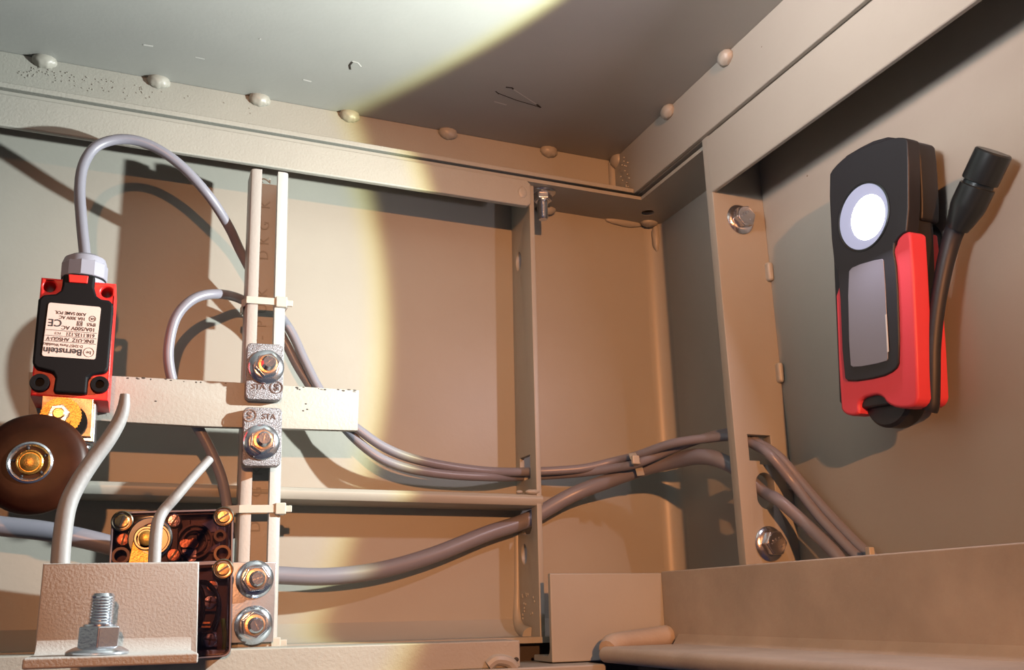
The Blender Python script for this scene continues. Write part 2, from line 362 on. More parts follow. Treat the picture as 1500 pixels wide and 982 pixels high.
b_ = B(); tube(b_, [(.408, 1.001, .085), (.4075, 1.001, .03), (.4065, 1.0, -.004), (.406, .99, -.022), (.4065, .965, -.029)], lambda t: .0042 + .0045 * t * t, 12); obj('weld_bead', b_, weld_m, post)
b_ = B()
for i in range(16): blob(b_, (.4076, .992 - random.random() * .04, -.012 + random.random() * .028), .0010, .0013, .0016, 4)
tag(obj('weld_spatter', b_, weld_m, post), kind='stuff')
# horizontal rib with rounded nose
rib = thing('steel_rib', 'thin horizontal beige rib with rounded nose across the rear wall', 'steel rib', (.1, .96, .108))
prof = [(1.0, .1085), (.95, .1075), (.9415, .1085), (.9385, .113), (.9385, .117), (.9415, .1205), (.948, .1215), (1.0, .1215)]
bm = B(); hull8(bm, [(-.30, y, z) for y, z in prof], [(.4155, y, z) for y, z in prof]); obj('nose', bm, paint, rib, bevel=.0008)
b_ = B(); blob(b_, (.404, .942, .1235), .009, .004, .003); blob(b_, (.388, .942, .123), .004, .003, .002); obj('weld_bead', b_, weld_m, rib)


# right post: plate across the right-hand wall, with cable openings
post2 = thing('steel_post', 'wide upright beige post with square and oval cable openings, right of corner', 'steel post', (.59, .778, -.04))
fr = Frame((0, .772, 0), (1, 0, 0), (0, 0, 1))
out = [(.558, -.045), (XW, -.045), (XW, .437), (XW, .505), (.5565, .512)]
bm = plate(out, [[(.5735, .1425), (.5735, .1405), (.586, .1405), (.586, .137), (.602, .137), (.602, .1675), (.5735, .1675)], [(.590 + .0115 * math.cos(a), (.117 if math.sin(a) > 0 else .103) + .0115 * math.sin(a)) for a in [2 * PI * i / 28 for i in range(28)]]], .012, .0008)
obj('web', bm, paint, post2, frame=fr)
for (y_, z_) in ((400, .363), (543, .245), (690, .135)):
    z = [.351, .236, .122][(400, 543, 690).index(y_)]
    b_ = B(); box(b_, .617, .6245, .7655, .7775, z - .011, z + .011); obj('weld_bead', b_, weld_m, post2, bevel=.0032)

# lower rail in front of the rear wall
rail_ = thing('steel_rail', 'low horizontal beige rail with bright top edge along the bottom', 'steel rail', (0, .87, -.054))
bm = B(); box(bm, XL, .351, .858, .864, -.0545, -.0300); box(bm, XL, .351, .864, .902, -.0325, -.0300); obj('web', bm, paint_rough, rail_, bevel=.0030)
b_ = B(); tube(b_, [(.318, .858, -.052), (.326, .8565, -.047), (.338, .857, -.049), (.345, .858, -.055)], .0055, 10); obj('weld_bead', b_, weld_m, rail_)
b_ = B(); blob(b_, (.3465, .8575, -.0475), .003, .001, .0022, 6); obj('chipped_corner', b_, chip_dark, rail_)

# corner angle: short front piece and the long right piece
ang = thing('steel_angle', 'short orange-lit angle piece standing at the foot of the rear post', 'steel angle', (.46, .89, -.054))
prof = [(.888, .0335), (.888, -.0535), (.935, -.0535), (.935, -.0475), (.900, -.0475), (.8955, -.0445), (.894, -.040), (.894, .0335)]
bm = B(); hull8(bm, [(.398, y, z) for y, z in prof], [(.536, y, z) for y, z in prof]); obj('web', bm, paint, ang, bevel=.0012)
ang2 = thing('steel_angle', 'long broad dusty angle running towards the viewer, lower right', 'steel angle', (.533, .4, -.05))
bm = B(); box(bm, .530, .536, -.15, .888, -.052, .0350); obj('web', bm, lip_m, ang2, bevel=.0015)
b_ = B(); hull8(b_, [(.5305, -.15, -.039), (.522, -.15, -.039), (.5305, -.15, -.028)], [(.5305, .86, -.039), (.522, .86, -.039), (.5305, .86, -.028)]); obj('dust_fillet', b_, lip_m, ang2)
lip = thing('steel_lip', 'thick rounded ledge at the foot of the long dusty angle', 'steel ledge', (.48, .4, -.052))
R_ = .0075; n = 8
nose = [(.437 + -R_ * math.sin(a) + .0, -.0455 + R_ * math.cos(a)) for a in [PI * i / n for i in range(n + 1)]]
bm = B(); prof = [(.530, -.038)] + nose + [(.530, -.053)]
hull8(bm, [(x, -.15, z) for x, z in prof], [(x, .848, z) for x, z in prof]); obj('ledge', bm, lip_m, lip, bevel=.0025)
b_ = B(); tube(b_, [(.440, .848, -.041), (.452, .857, -.036), (.49, .870, -.034), (.528, .880, -.032)], lambda t: .009 + .003 * t, 12); obj('weld_bead', b_, lip_m, lip)

# ================================================================== FASTENERS
def hexpts(r, a0=0): return circ(0, 0, r, 6, a0=a0)
def flange_nut(fr_, label, group=None, stud=.014, name='flange_nut', scale=1.0, hexh=.0118, slot=True, a0=.3, ribs=True):
    t = thing(name, label, 'nut', fr_.o, fr_, group); k = scale
    b_ = B(); lathe(b_, (0, 0, 0), (0, 0, 1), [(.0168 * k, 0), (.0170 * k, .0012 * k), (.0164 * k, .0020 * k), (.0138 * k, .0034 * k), (.0118 * k, .0042 * k)], 40); obj('flange', b_, zinc, t, world=False)
    b_ = B(); prism(b_, hexpts(.0122 * k, a0), .003 * k, hexh * k); obj('hexagon', b_, zinc, t, world=False, bevel=.0009 * k)
    b_ = B(); lathe(b_, (0, 0, (hexh - .0003) * k), (0, 0, 1), [(.0086 * k, 0), (.0092 * k, .0004), (.0090 * k, .0014), (.0072 * k, .0018)], 30); obj('collar', b_, copper if slot else zinc, t, world=False)  # copper colour stands in for a warm reflection round the stud
    b_ = B(); pr = [(.0062 * k, .006 * k)]; h = .0125 * k
    while h < stud * k + .010 * k - .0016: pr += [(.0067 * k, h), (.0061 * k, h + .0008)]; h += .0016
    pr += [(.0066 * k, h), (.0052 * k, h + .0018 * k)]
    lathe(b_, (0, 0, 0), (0, 0, 1), pr, 24); s = obj('stud', b_, zinc, t, world=False)
    hh = h + .0018 * k
    if slot:
        b_ = B(); box(b_, -.0042 * k, .0042 * k, -.0005, .0005, hh - .0003, hh + .00015)
        bmesh.ops.rotate(b_, verts=b_.verts, cent=(0, 0, 0), matrix=Matrix.Rotation(a0 * 3, 3, 'Z')); obj('slot', b_, zinc_dark, s, world=False)
    return t
def bolt_head(fr_, label, marks, group=None, a0=.2):
    t = thing('flange_bolt', label, 'bolt', fr_.o, fr_, group)
    b_ = B(); lathe(b_, (0, 0, 0), (0, 0, 1), [(.0172, 0), (.0174, .0012), (.0160, .0026), (.0128, .0042)], 40); obj('flange', b_, zinc_dark, t, world=False)
    b_ = B(); prism(b_, hexpts(.0128, a0), .002, .0125)
    hx = obj('hexagon', b_, zinc_dark, t, world=False, bevel=.0012)
    b_ = B(); lathe(b_, (0, 0, .0120), (0, 0, 1), [(.0104, 0), (.0102, .0009), (.0088, .0006), (0, .0006)], 30); d = obj('head_face', b_, zinc_dark, hx, world=False)
    b_ = B(); merge(b_, moved(text(marks, .0052), -.002, .002, .0130, .5))
    for k in range(3): cyl(b_, (.006 * math.cos(2.3 * k + 1), .006 * math.sin(2.3 * k + 1), .0124), (0, 0, 1), .0009, .0006, 8)
    obj('head_marking', b_, zinc, hx, world=False); return t

# ================================================================== MOUNTING RAIL (C profile)
YR = .905
pt0, pt1 = at(375, 955, YR), at(396, 250, YR)
FR = Frame(pt0, (1, 0, 0), pt1 - pt0); HL = (pt1 - pt0).length
rail = thing('slotted_rail', 'upright white C-profile rail with stamped letters, carrying both switches', 'mounting rail', FR.o, FR)
def cprof(hw, gap, d, t):
    # u, w outline of the C section (opening towards the viewer)
    r = .004
    return [(-gap, 0), (-hw + r, 0), (-hw + .001, -.0015), (-hw, -r), (-hw, -d + r), (-hw + .0015, -d + .001), (-hw + r, -d), (hw - r, -d), (hw - .0015, -d + .001), (hw, -d + r), (hw, -r), (hw - .001, -.0015), (hw - r, 0), (gap, 0),
            (gap, -.010), (gap + t, -.010), (gap + t, -t), (hw - t, -t), (hw - t, -d + t), (-hw + t, -d + t), (-hw + t, -t), (-gap - t, -t), (-gap - t, -.010), (-gap, -.010)]
pr = cprof(.0193, .0083, .036, .0022)
bm = B(); hull8(bm, [(u, -.03, w_) for u, w_ in pr], [(u, HL, w_) for u, w_ in pr]); obj('channel', bm, paint_rail, rail, frame=FR, ang=30)
def vpx(x, y, w_=0): return FR.uv(x, y, w_)[1]
# letters stamped on the floor of the channel, read upwards
for ch, y in (('-', 495), ('P', 475), ('U', 452), ('K', 429), ('D', 374), ('K', 353), ('G', 331), ('K', 300), ('2', 265), ('D', 772), ('K', 746), ('G', 721), ('K', 690)):
    u, v = FR.uv(392 - (y - 250) * .03, y, -.0335); b_ = moved(text(ch, .0150, .0006), 0, v, -.0334, PI / 2); tag(obj('stamped_letter', b_, engr, rail, frame=FR))

# cross bar lying across the rail
YB = .896
fb = Frame((0, YB, 0), (1, 0, 0), (0, 0, 1))
o_ = [fb.uv(*p) for p in ((42, 545), (170, 551), (340, 560), (526, 572), (524, 631), (300, 625), (42, 611))]
bar = tag(obj('cross_bar', plate(o_, [], .0085, .0006), paint_rough, frame=fb), 'flat beige bar clamped across the white rail, chipped along its edges', 'flat bar')
b_ = B()
for k in range(22):
    x = random.choice((random.uniform(175, 345), random.uniform(425, 525))); y = 551 + (x - 170) * .0592 + random.random() * 2.5
    u, v = fb.uv(x, y); blob(b_, (u, v, 0), .0006 + random.random() * .0016, .0003 + random.random() * .0006, .0002, 4)
for (x, y) in ((448, 592), (450, 600), (444, 602), (228, 588), (436, 570), (439, 571)): u, v = fb.uv(x, y); blob(b_, (u, v, 0), .0012, .0007, .0003, 4)
MW[bar.name] = bar.matrix_basis.copy(); tag(obj('paint_chips', b_, chip_dark, bar, frame=fb), kind='stuff')

# clamp plates
def clamp(x0, x1, y0, y1, nut_px, label, emblem, words, wpx, a0):
    YC = .884; f = Frame((0, YC, 0), (1, 0, 0), (0, 0, 1)); a = f.uv(x0, y1); b = f.uv(x1, y0); c = ((a[0] + b[0]) / 2, (a[1] + b[1]) / 2)
    f = Frame(f.pt(c[0], c[1]), (1, 0, 0), FR.v); hw, hh = (b[0] - a[0]) / 2, (b[1] - a[1]) / 2
    t = thing('clamp_plate', label, 'clamp', f.o, f, 'cast clamp plates on the cross bar')
    bm = plate(rrect(-hw, hw, -hh, hh, .0045, 5), [circ(*f.uv(*nut_px), .0064, 20)], .0125, .001); obj('casting', bm, cast, t, frame=f, ang=40)
    u, v = f.uv(*emblem); b_ = B(); ring2d(b_, u, v, .0062, .0009, 0, .0008); merge(b_, moved(text('S', .0095, .0008, bold=.0002), u, v, .0006)); obj('emblem', b_, zinc, t, frame=f)
    u, v = f.uv(*wpx); obj('cast_letters', moved(text(words, .0075, .0008), u, v, .0004), zinc, t, frame=f)
    return f
GN = 'zinc flange nuts with stud ends'
f1 = clamp(358, 417, 506, 584, (390, 536), 'square-cornered cast zinc clamp above the cross bar', (405, 568), 'STA', (379, 567), .3)
f2 = clamp(353, 415, 599, 682, (383, 645), 'square-cornered cast zinc clamp overlapping the lower edge of the cross bar', (366, 609), 'STA', (394, 611), .5)
def onf(f, x, y, w_=0): u, v = f.uv(x, y, w_); return Frame(f.pt(u, v, w_), f.u, f.v)
flange_nut(onf(f1, 390, 538, .0002), 'zinc flange nut on the upper clamp, above the cross bar', GN, stud=.012, a0=.25)
flange_nut(onf(f2, 383, 648, .0002), 'zinc flange nut on the lower clamp, below the cross bar', GN, stud=.012, a0=.45)

# cable ties
def tie(y, x0, x1, hx, label, sag=0.0, dy=0):
    f = FR; ua, va = f.uv(x0, y, .001); ub, vb = f.uv(x1, y + dy, .001); v0 = (va + vb) / 2
    t = thing('cable_tie', label, 'cable tie', f.pt(0, v0), f, 'white nylon cable ties round the rail')
    g = Frame(f.pt(0, v0), f.u, f.v); hw = .0193; h = .0036
    pts = [(ub + .002, .0015), (hw - .003, .0015), (-hw + .003, .0012), (-hw - .0016, -.002), (-hw - .0018, -.020), (-hw - .0016, -.037), (hw + .0016, -.038), (hw + .0016, -.004), (ub + .002, .0)]
    if ua < -.022: pts = [(ub + .002, .0015), (-hw, .0016), (ua + .003, -.004), (ua, -.012), (ua + .002, -.030), (-hw - .0016, -.038), (hw + .0016, -.038), (hw + .0016, -.004), (ub + .002, .0)]
    b_ = B(); vs_ = []
    th = .0009
    for i, (u, w_) in enumerate(pts): vs_.append((u, w_))
    for (u1, w1), (u2, w2) in zip(vs_, vs_[1:]):
        d = Vector((u2 - u1, w2 - w1)); n = Vector((-d.y, d.x)).normalized() * th if d.length else Vector((0, th))
        e_ = d.normalized() * .0003
        q = [(u1 - e_.x - n.x, w1 - e_.y - n.y), (u2 + e_.x - n.x, w2 + e_.y - n.y), (u2 + e_.x + n.x, w2 + e_.y + n.y), (u1 - e_.x + n.x, w1 - e_.y + n.y)]
        hull8(b_, [(a, -h, b) for a, b in q], [(a, h, b) for a, b in q])
    obj('strap', b_, nylon, t, frame=g)
    ha, _ = f.uv(hx[0], y, .003); hb, _ = f.uv(hx[1], y, .003)
    b_ = B(); box(b_, ha, hb, -.0056, .0056, -.006, .0042); obj('head', b_, nylon, t, frame=g, bevel=.0012)
    b_ = B(); box(b_, hb - .001, hb + .006, -.0032, .0032, -.002, .0008); obj('tail', b_, nylon, t, frame=g, bevel=.0008)
tie(441, 357, 405, (404, 421), 'white nylon cable tie on the rail above the clamps')
tie(746, 331, 404, (403, 419), 'white nylon cable tie on the rail just above the smoked switch')
tie(945, 355, 400, (396, 411), 'white nylon cable tie at the foot of the rail')

# ================================================================== LOWER MOUNTING PLATE
YP = .893
fp = Frame((0, YP, 0), (1, 0, 0), (0, 0, 1))
q = [fp.uv(*p) for p in ((318, 824), (405, 824), (400, 941), (318, 943))]
pl = tag(obj('mounting_plate', plate(q, [], .010, .0006), plate_m, frame=fp), 'bare steel mounting plate with two nuts at the foot of the rail', 'steel plate')
flange_nut(onf(fp, 373, 849, .0002), 'upper zinc flange nut on the bare steel mounting plate', GN, stud=.013, a0=.1)
flange_nut(onf(fp, 371, 916, .0002), 'lower zinc flange nut on the bare steel mounting plate', GN, stud=.013, a0=.7)

# ================================================================== RED LIMIT SWITCH
YS = .842
a_, b2 = at(103, 580, YS), at(117, 408, YS)
z3 = lambda x, y: (30 + x / 3.388, 350 + y / 3.388)
FS = Frame(at(*z3(270, 500), YS), at(172, 415, YS) - at(60, 405, YS), b2 - a_)
sw = thing('limit_switch', 'red and black limit switch with printed label on left end of cross bar', 'limit switch', FS.o, FS)
tr = lambda pts, w_=0: [FS.uv(*z3(*p), w_) for p in pts]
hs = tr([(103, 190), (475, 222), (436, 806), (48, 778)])
bm = plate(soften(hs, 0), [circ(*tr([(145, 237)])[0], .0048, 20), circ(*tr([(428, 265)])[0], .0048, 20)], .0535, .0018); obj('housing', bm, red_m, sw, frame=FS)
cv = tr([(212, 172), (372, 183), (366, 240), (378, 282), (400, 298), (440, 304), (462, 325), (462, 350), (437, 640), (424, 664), (362, 672), (335, 690), (328, 772), (160, 762), (172, 690), (158, 662), (80, 644), (58, 622), (60, 590), (88, 300), (112, 276), (175, 272), (200, 255), (206, 230)], .006)
bm = B(); prism(bm, cv, -.002, .0065); cover = obj('cover', bm, black_m, sw, frame=FS, bevel=.0024)
lt = tr([(238, 176), (338, 184), (332, 222), (240, 216)], .0075); bm = B(); prism(bm, lt, .003, .0082); tag(obj('latch', bm, red_m, sw, frame=FS, bevel=.0008), 'red latch tab')
lq = tr([(140, 315), (400, 340), (372, 605), (106, 580)], .0066)
lb = Frame(FS.pt(sum(p[0] for p in lq) / 4, sum(p[1] for p in lq) / 4, .0068), FS.pt(*lq[3]) - FS.pt(*lq[2]), FS.pt(*lq[3]) - FS.pt(*lq[0]))
lw = (Vector(lq[1]) - Vector(lq[0])).length; lh = (Vector(lq[3]) - Vector(lq[0])).length
bm = B(); prism(bm, rrect(-lw / 2, lw / 2, -lh / 2, lh / 2, .002, 4), -.0004, .0004); lab = obj('label_plate', bm, label_m, sw, frame=lb)
# writing, in the label's own upright (it hangs upside down)
def lt_(s, u, v, size, align='LEFT', bold=0, xs=1.0, nm='lettering'):
    obj(nm, moved(text(s, size * lh, .0002, align, bold, xs), u * lw, v * lh, .0005), ink, lab, frame=lb)
lt_('Bernstein', -.24, .385, .165, bold=.00018, xs=1.0)
lt_('D-32457 Porta Westfalica', -.24, .275, .075, xs=.82)
lt_('ENK-U1Z  AHSGU-V', -.44, .165, .092, bold=.00006, xs=.95)
lt_('618.1135.121', -.44, .06, .092, bold=.00006, xs=.95); lt_('FC3', .20, .06, .06)
lt_('10A/500V AC', -.44, -.055, .098, bold=.00006)
lt_('IP65', -.44, -.15, .088, bold=.00004); lt_('10A 300V AC', -.23, -.245, .085, bold=.00004, xs=.9)
lt_('A300 SAME POL', -.23, -.33, .085, bold=.00004, xs=.86)
lt_('CE', .20, -.135, .19, bold=.0001)
b_ = B()
for v in (.215, .112, .008): box(b_, -.48 * lw, .48 * lw, v * lh - .00018, v * lh + .00018, .0004, .0006)
ring2d(b_, -.36 * lw, .375 * lh, .088 * lh, .008 * lh, .0004, .0006); merge(b_, moved(text('be', .09 * lh, .0002), -.36 * lw, .38 * lh, .0005))
ring2d(b_, -.36 * lw, -.26 * lh, .058 * lh, .010 * lh, .0004, .0006); merge(b_, moved(text('UL', .06 * lh, .0002, bold=.0001), -.36 * lw, -.26 * lh, .0005))
for a, k in ((.045, .034), (.024, .014)):
    merge(b_, moved(plate([(-a * lh, -a * lh), (a * lh, -a * lh), (a * lh, a * lh), (-a * lh, a * lh)], [[(-k * lh, -k * lh), (k * lh, -k * lh), (k * lh, k * lh), (-k * lh, k * lh)]], .0002), -.13 * lw, -.15 * lh, .0006))
obj('printed_marks', b_, ink, lab, frame=lb)
for p, r in (((97, 718), .0078), ((393, 728), .0076)):
    u, v = tr([p])[0]; b_ = B(); lathe(b_, FS.pt(u, v, 0), FS.w, [(r * .95, -.004), (r, .003), (r * .9, .0052), (r * .5, .0052), (r * .46, .002), (0, .002)], 26); obj('socket_screw', b_, black_m, sw)
# gland on top
gc = FS.uv(120, 408); g0 = FS.pt(gc[0], gc[1], -.024)
b_ = B(); lathe(b_, g0, FS.v, [(.0180, -.004), (.0180, .0045), (.0175, .0048)], 32); obj('gland_base', b_, gland_m, sw)
b_ = B(); lathe(b_, g0, FS.v, [(.0186, .0046), (.0186, .0062)], 32); obj('gland_seal', b_, black_m, sw)
b_ = B(); nn = 8; ring = []
lathe(b_, g0, FS.v, [(.0190, .0060), (.0196, .0068), (.0196, .0200), (.0186, .0208)], 11, .2); hexg = obj('gland_nut', b_, gland_m, sw, bevel=.0008, ang=18)
b_ = B(); lathe(b_, g0, FS.v, [(.0186, .0195), (.0186, .0215), (.0172, .0258), (.0125, .0288), (.0072, .0292)], 36); obj('gland_dome', b_, gland_m, sw)
# actuator head
hq = [FS.uv(*p, 0) for p in ((62, 579), (137, 584), (133, 640), (58, 636))]
b_ = B(); prism(b_, hq, -.005, -.0005); tag(obj('actuator_plate', b_, head_zn, sw, frame=FS, bevel=.0006), 'yellow passivated face plate')
hq = [FS.uv(*p, 0) for p in ((70, 577), (141, 583), (138, 648), (66, 642))]
b_ = B(); prism(b_, hq, -.040, -.006); obj('actuator_head', b_, zinc_dark, sw, frame=FS, bevel=.002)
u, v = FS.uv(92, 616); b_ = B(); cyl(b_, FS.pt(u + .004, v - .002, -.001), FS.w, .0150, .006, 32); obj('shaft_collar', b_, black_m, sw)
b_ = B(); N = 72
pts = [((.0160 if i % 2 else .0153) * math.cos(2 * PI * i / N), (.0160 if i % 2 else .0153) * math.sin(2 * PI * i / N)) for i in range(N)]
u, v = FS.uv(90, 612); prism(b_, [(u + a, v + b) for a, b in pts], .0045, .0075); obj('knurled_disc', b_, yellow_zn, sw, frame=FS)
b_ = B(); prism(b_, [(u - .0015 + a, v + .001 + b) for a, b in hexpts(.0085, .2)], .007, .0125); obj('lever_nut', b_, zinc_dark, sw, frame=FS, bevel=.0008)
b_ = B(); cyl(b_, FS.pt(u - .0015, v + .001, .012), FS.w, .0048, .003, 20, ch=.001); obj('lever_stud', b_, brass, sw)
u2, v2 = FS.uv(44, 678, .02)
b_ = B(); d = Vector((u2 - u, v2 - v)); n_ = Vector((-d.y, d.x)).normalized() * .009
prism(b_, [(u + n_.x, v + n_.y), (u - n_.x, v - n_.y), (u2 - n_.x, v2 - n_.y), (u2 + n_.x, v2 + n_.y)], .0076, .0105); obj('lever_arm', b_, yellow_zn, sw, frame=FS)
u, v = FS.uv(125, 651, -.02); b_ = B(); cyl(b_, FS.pt(u, v + .001, -.020), -FS.v, .0042, .005, 16); obj('head_screw', b_, zinc, sw)
# roller
c = FS.uv(49, 678, .026); RO = .0405
b_ = B(); lathe(b_, FS.pt(c[0], c[1], .011), FS.w, [(.030, 0), (RO - .004, 0), (RO - .001, .002), (RO, .005), (RO, .009), (RO - .0015, .0125), (RO - .006, .0155), (.026, .0170), (.017, .0172)], 72)
rol = tag(obj('roller', b_, roller_m, sw), 'large glossy dark brown roller wheel')
h = FS.pt(*FS.uv(44, 678, .028), .028)
b_ = B(); lathe(b_, h, FS.w, [(.0166, -.001), (.0166, .0012), (.0150, .0022), (.0138, .0012), (.0130, .0002), (.0090, .0001)], 44); tag(obj('hub_ring', b_, zinc, rol), 'polished metal ring')
b_ = B(); lathe(b_, h, FS.w, [(.0096, .0), (.0098, .0022), (.0088, .0030), (.0078, .0022), (.0072, .0022), (.0070, .0034), (.0045, .0045), (0, .0048)], 36); tag(obj('hub_pin', b_, yellow_zn, rol), 'domed golden pin')
b_ = B()
for k in range(5):
    a = 2 * PI * k / 5 + .5; e1 = FS.pt(0, 0, 0) * 0; q = h + (FS.u * math.cos(a) + FS.v * math.sin(a)) * .0116 + FS.w * .0003; blob(b_, q, .0013, .0013, .0013, 5)
obj('hub_slots', b_, ink, rol)

# ================================================================== SMOKED SWITCH
Y2 = .850
z4 = lambda x, y: (150 + x / 3.748, 720 + y / 3.748)
F2 = Frame(at(252, 855, Y2), at(340, 748, Y2) - at(167, 753, Y2), at(333, 757, Y2) - at(329, 950, Y2))
s2 = thing('limit_switch', 'limit switch with smoked see-through cover and brass screws, behind the bracket', 'limit switch', F2.o, F2)
t4_ = lambda pts, w_=0: [F2.uv(*z4(*p), w_) for p in pts]
q = t4_([(55, 118), (715, 102), (700, 905), (40, 905)])
x0, x1 = q[0][0], q[1][0]; y0, y1 = q[2][1], q[1][1]
bm = B(); prism(bm, rrect(x0 + .001, x1 - .001, y0, y1 - .001, .006), -.047, -.022); obj('housing', bm, box_m, s2, frame=F2, bevel=.001)
# walls of the cover (a real tray) and its face
bm = plate(rrect(x0, x1, y0, y1, .006), [rrect(x0 + .0025, x1 - .0025, y0 + .0025, y1 - .0025, .004)], .022, .0004); obj('cover_rim', bm, smoke_m, s2, frame=F2)
bm = plate(rrect(x0, x1, y0, y1, .006), [], .0022, .0004)
for v_ in bm.verts: v_.co.z += .0022
cvr = tag(obj('cover', bm, smoke_m, s2, frame=F2), 'smoked transparent cover')
# moulded edge bead and divider of the cover
bm = plate(rrect(x0 - .0004, x1 + .0004, y0, y1 + .0004, .006), [rrect(x0 + .0012, x1 - .0012, y0 + .0012, y1 - .0012, .005)], .002, .0004)
for v_ in bm.verts: v_.co.z += .0042
obj('edge_bead', bm, box2_m, cvr, frame=F2)
yd = t4_([(600, 395)])[0][1]; bm = B(); box(bm, x0 + .002, x1 - .002, yd - .0016, yd + .0016, .002, .0042); obj('divider', bm, box2_m, cvr, frame=F2, bevel=.0006)
xd = t4_([(420, 250)])[0][0]; bm = B(); box(bm, x0 + .03, xd, yd, y1 - .010, -.012, -.0045); obj('gear_block', bm, wire_black, s2, frame=F2, bevel=.001)
def screw(px, r, m, wtop, ring=None, slot=True, cross=False, par=s2):
    u, v = t4_([px], wtop)[0]; o_ = F2.pt(u, v, wtop)
    if ring: b_ = B(); lathe(b_, o_, F2.w, [(ring + .0004, -.004), (ring + .0004, .0006), (ring - .0006, .0014), (ring - .0014, .0006), (r, .0004)], 30); obj('screw_seat', b_, bronze, par)
    b_ = B(); lathe(b_, o_, F2.w, [(r, -.005), (r, .0008), (r * .8, .0018), (0, .0021)], 24); s_ = tag(obj('screw', b_, m, par))
    b_ = B(); g = Frame(o_, F2.u, F2.v); box(b_, -r * .85, r * .85, -r * .13, r * .13, .0018, .0023)
    if cross: box(b_, -r * .13, r * .13, -r * .7, r * .7, .0018, .0023)
    bmesh.ops.rotate(b_, verts=b_.verts, cent=(0, 0, 0), matrix=Matrix.Rotation(.2 + px[0] * .01, 3, 'Z')); obj('screw_slot', b_, box_m, s_, frame=g)
for px in ((108, 165), (665, 140), (662, 428)): screw(px, .0058, brass, .0036, ring=.0084, par=cvr)
screw((114, 265), .0058, copper, -.002); screw((394, 163), .0062, zinc_dark, -.002); screw((390, 350), .0060, copper, -.002)
# ring boss, empty tube
for px, r, m in (((658, 342), .0072, bronze), ((645, 243), .0052, box2_m), ((100, 355), .0072, box2_m)):
    u, v = t4_([px])[0]; b_ = B(); ring2d(b_, u, v, r, .0022, -.018, .0005); obj('boss', b_, m, s2, frame=F2)
# cam with rings and brass contact arm
u, v = t4_([(505, 275)], -.01)[0]
b_ = B(); ring2d(b_, u, v, .0150, .0016, -.02, -.006); ring2d(b_, u, v, .0105, .0012, -.02, -.007); obj('cam_ring', b_, box2_m, s2, frame=F2)
b_ = B(); merge(b_, moved(plate(soften([t for t in t4_([(425, 275), (450, 262), (480, 268), (500, 255), (525, 270), (528, 300), (505, 318), (480, 305), (450, 312), (425, 300)], -.004)], 1), [], .0015), 0, 0, -.004)); tag(obj('contact_arm', b_, copper, s2, frame=F2), 'copper coloured contact arm')
b_ = B(); q = t4_([(440, 320), (515, 320), (515, 345), (440, 345)], -.006); prism(b_, q, -.012, -.006); cyl(b_, F2.pt(0, 0, 0) * 0 + Vector((t4_([(490, 365)], -.008)[0][0], t4_([(490, 365)], -.008)[0][1], -.02)), (0, 0, 1), .004, .012, 16); obj('plunger', b_, zinc_dark, s2, frame=F2)
b_ = B()
for k, (dx, dy) in enumerate(((560, 190), (600, 230), (570, 300))):
    u, v = t4_([(dx, dy)], -.012)[0]; box(b_, u - .012, u + .012, v - .006, v + .006, -.024, -.014 - k * .002)
obj('moulding', b_, box2_m, s2, frame=F2, bevel=.001)
# lever with ringed pivot in front of the cover
u, v = t4_([(262, 258)], .006)[0]; b_ = B(); lathe(b_, F2.pt(u, v, .002), F2.w, [(.0178, 0), (.0178, .0022), (.0168, .0030), (.013, .0030)], 48); obj('pivot_flange', b_, wire_black, s2)
b_ = B(); lathe(b_, F2.pt(u + .003, v - .001, .005), F2.w, [(.0142, 0), (.0142, .0012), (.0128, .0026), (.0116, .0026), (.0110, .0015)], 44); tag(obj('pivot_washer', b_, bronze, s2), 'polished steel washer')
b_ = B(); lathe(b_, F2.pt(u - .003, v, .0065), F2.w, [(.0102, 0), (.0102, .002), (.0094, .0030), (.0080, .0030), (.0074, .001), (.0, .001)], 40); tag(obj('pivot_ring', b_, bronze, s2))
b_ = B(); lathe(b_, F2.pt(u - .003, v, .0070), F2.w, [(.0062, 0), (.0062, .0022), (.0050, .0030), (0, .0032)], 26); tag(obj('pivot_pin', b_, yellow_zn, s2), 'golden pivot pin')
q = t4_([(172, 255), (200, 235), (262, 300), (262, 460), (128, 460)], .006); b_ = B(); prism(b_, q, .0045, .0075); tag(obj('lever_arm', b_, yellow_zn, s2, frame=F2, bevel=.0006), 'golden lever arm')
# terminal chamber: wires and terminal screws
b_ = B(); q = t4_([(560, 575), (630, 575), (630, 660), (560, 660)], -.008); prism(b_, q, -.02, -.008); q = t4_([(548, 775), (628, 775), (628, 855), (548, 855)], -.008); prism(b_, q, -.02, -.008); obj('terminal_block', b_, box2_m, s2, frame=F2, bevel=.0008)
screw((590, 608), .0060, zinc, -.0062, cross=True); screw((590, 815), .0060, zinc, -.0062, cross=True); screw((600, 520), .0050, copper, -.010)
b_ = B()
for yy in (718, 740): q = t4_([(535, yy), (592, yy), (592, yy + 9), (535, yy + 9)], -.008); prism(b_, q, -.012, -.008)
obj('terminal_strip', b_, brass, s2, frame=F2)
def wire(pxs, r, m, w_=-.006): b_ = B(); tube(b_, [F2.pt(*F2.uv(*z4(x, y), w_), w_) for x, y in pxs], r, 10); obj('wire', b_, m, s2)
wire([(530, 500), (575, 505), (615, 550), (640, 610), (630, 690), (605, 760)], .0022, wire_black)
wire([(520, 510), (545, 560), (552, 620), (540, 700), (525, 750)], .0024, wire_black)
tag(wire([(660, 700), (668, 760), (672, 830), (660, 900)], .0020, wire_green, -.012))
bpy.context.view_layer.update()

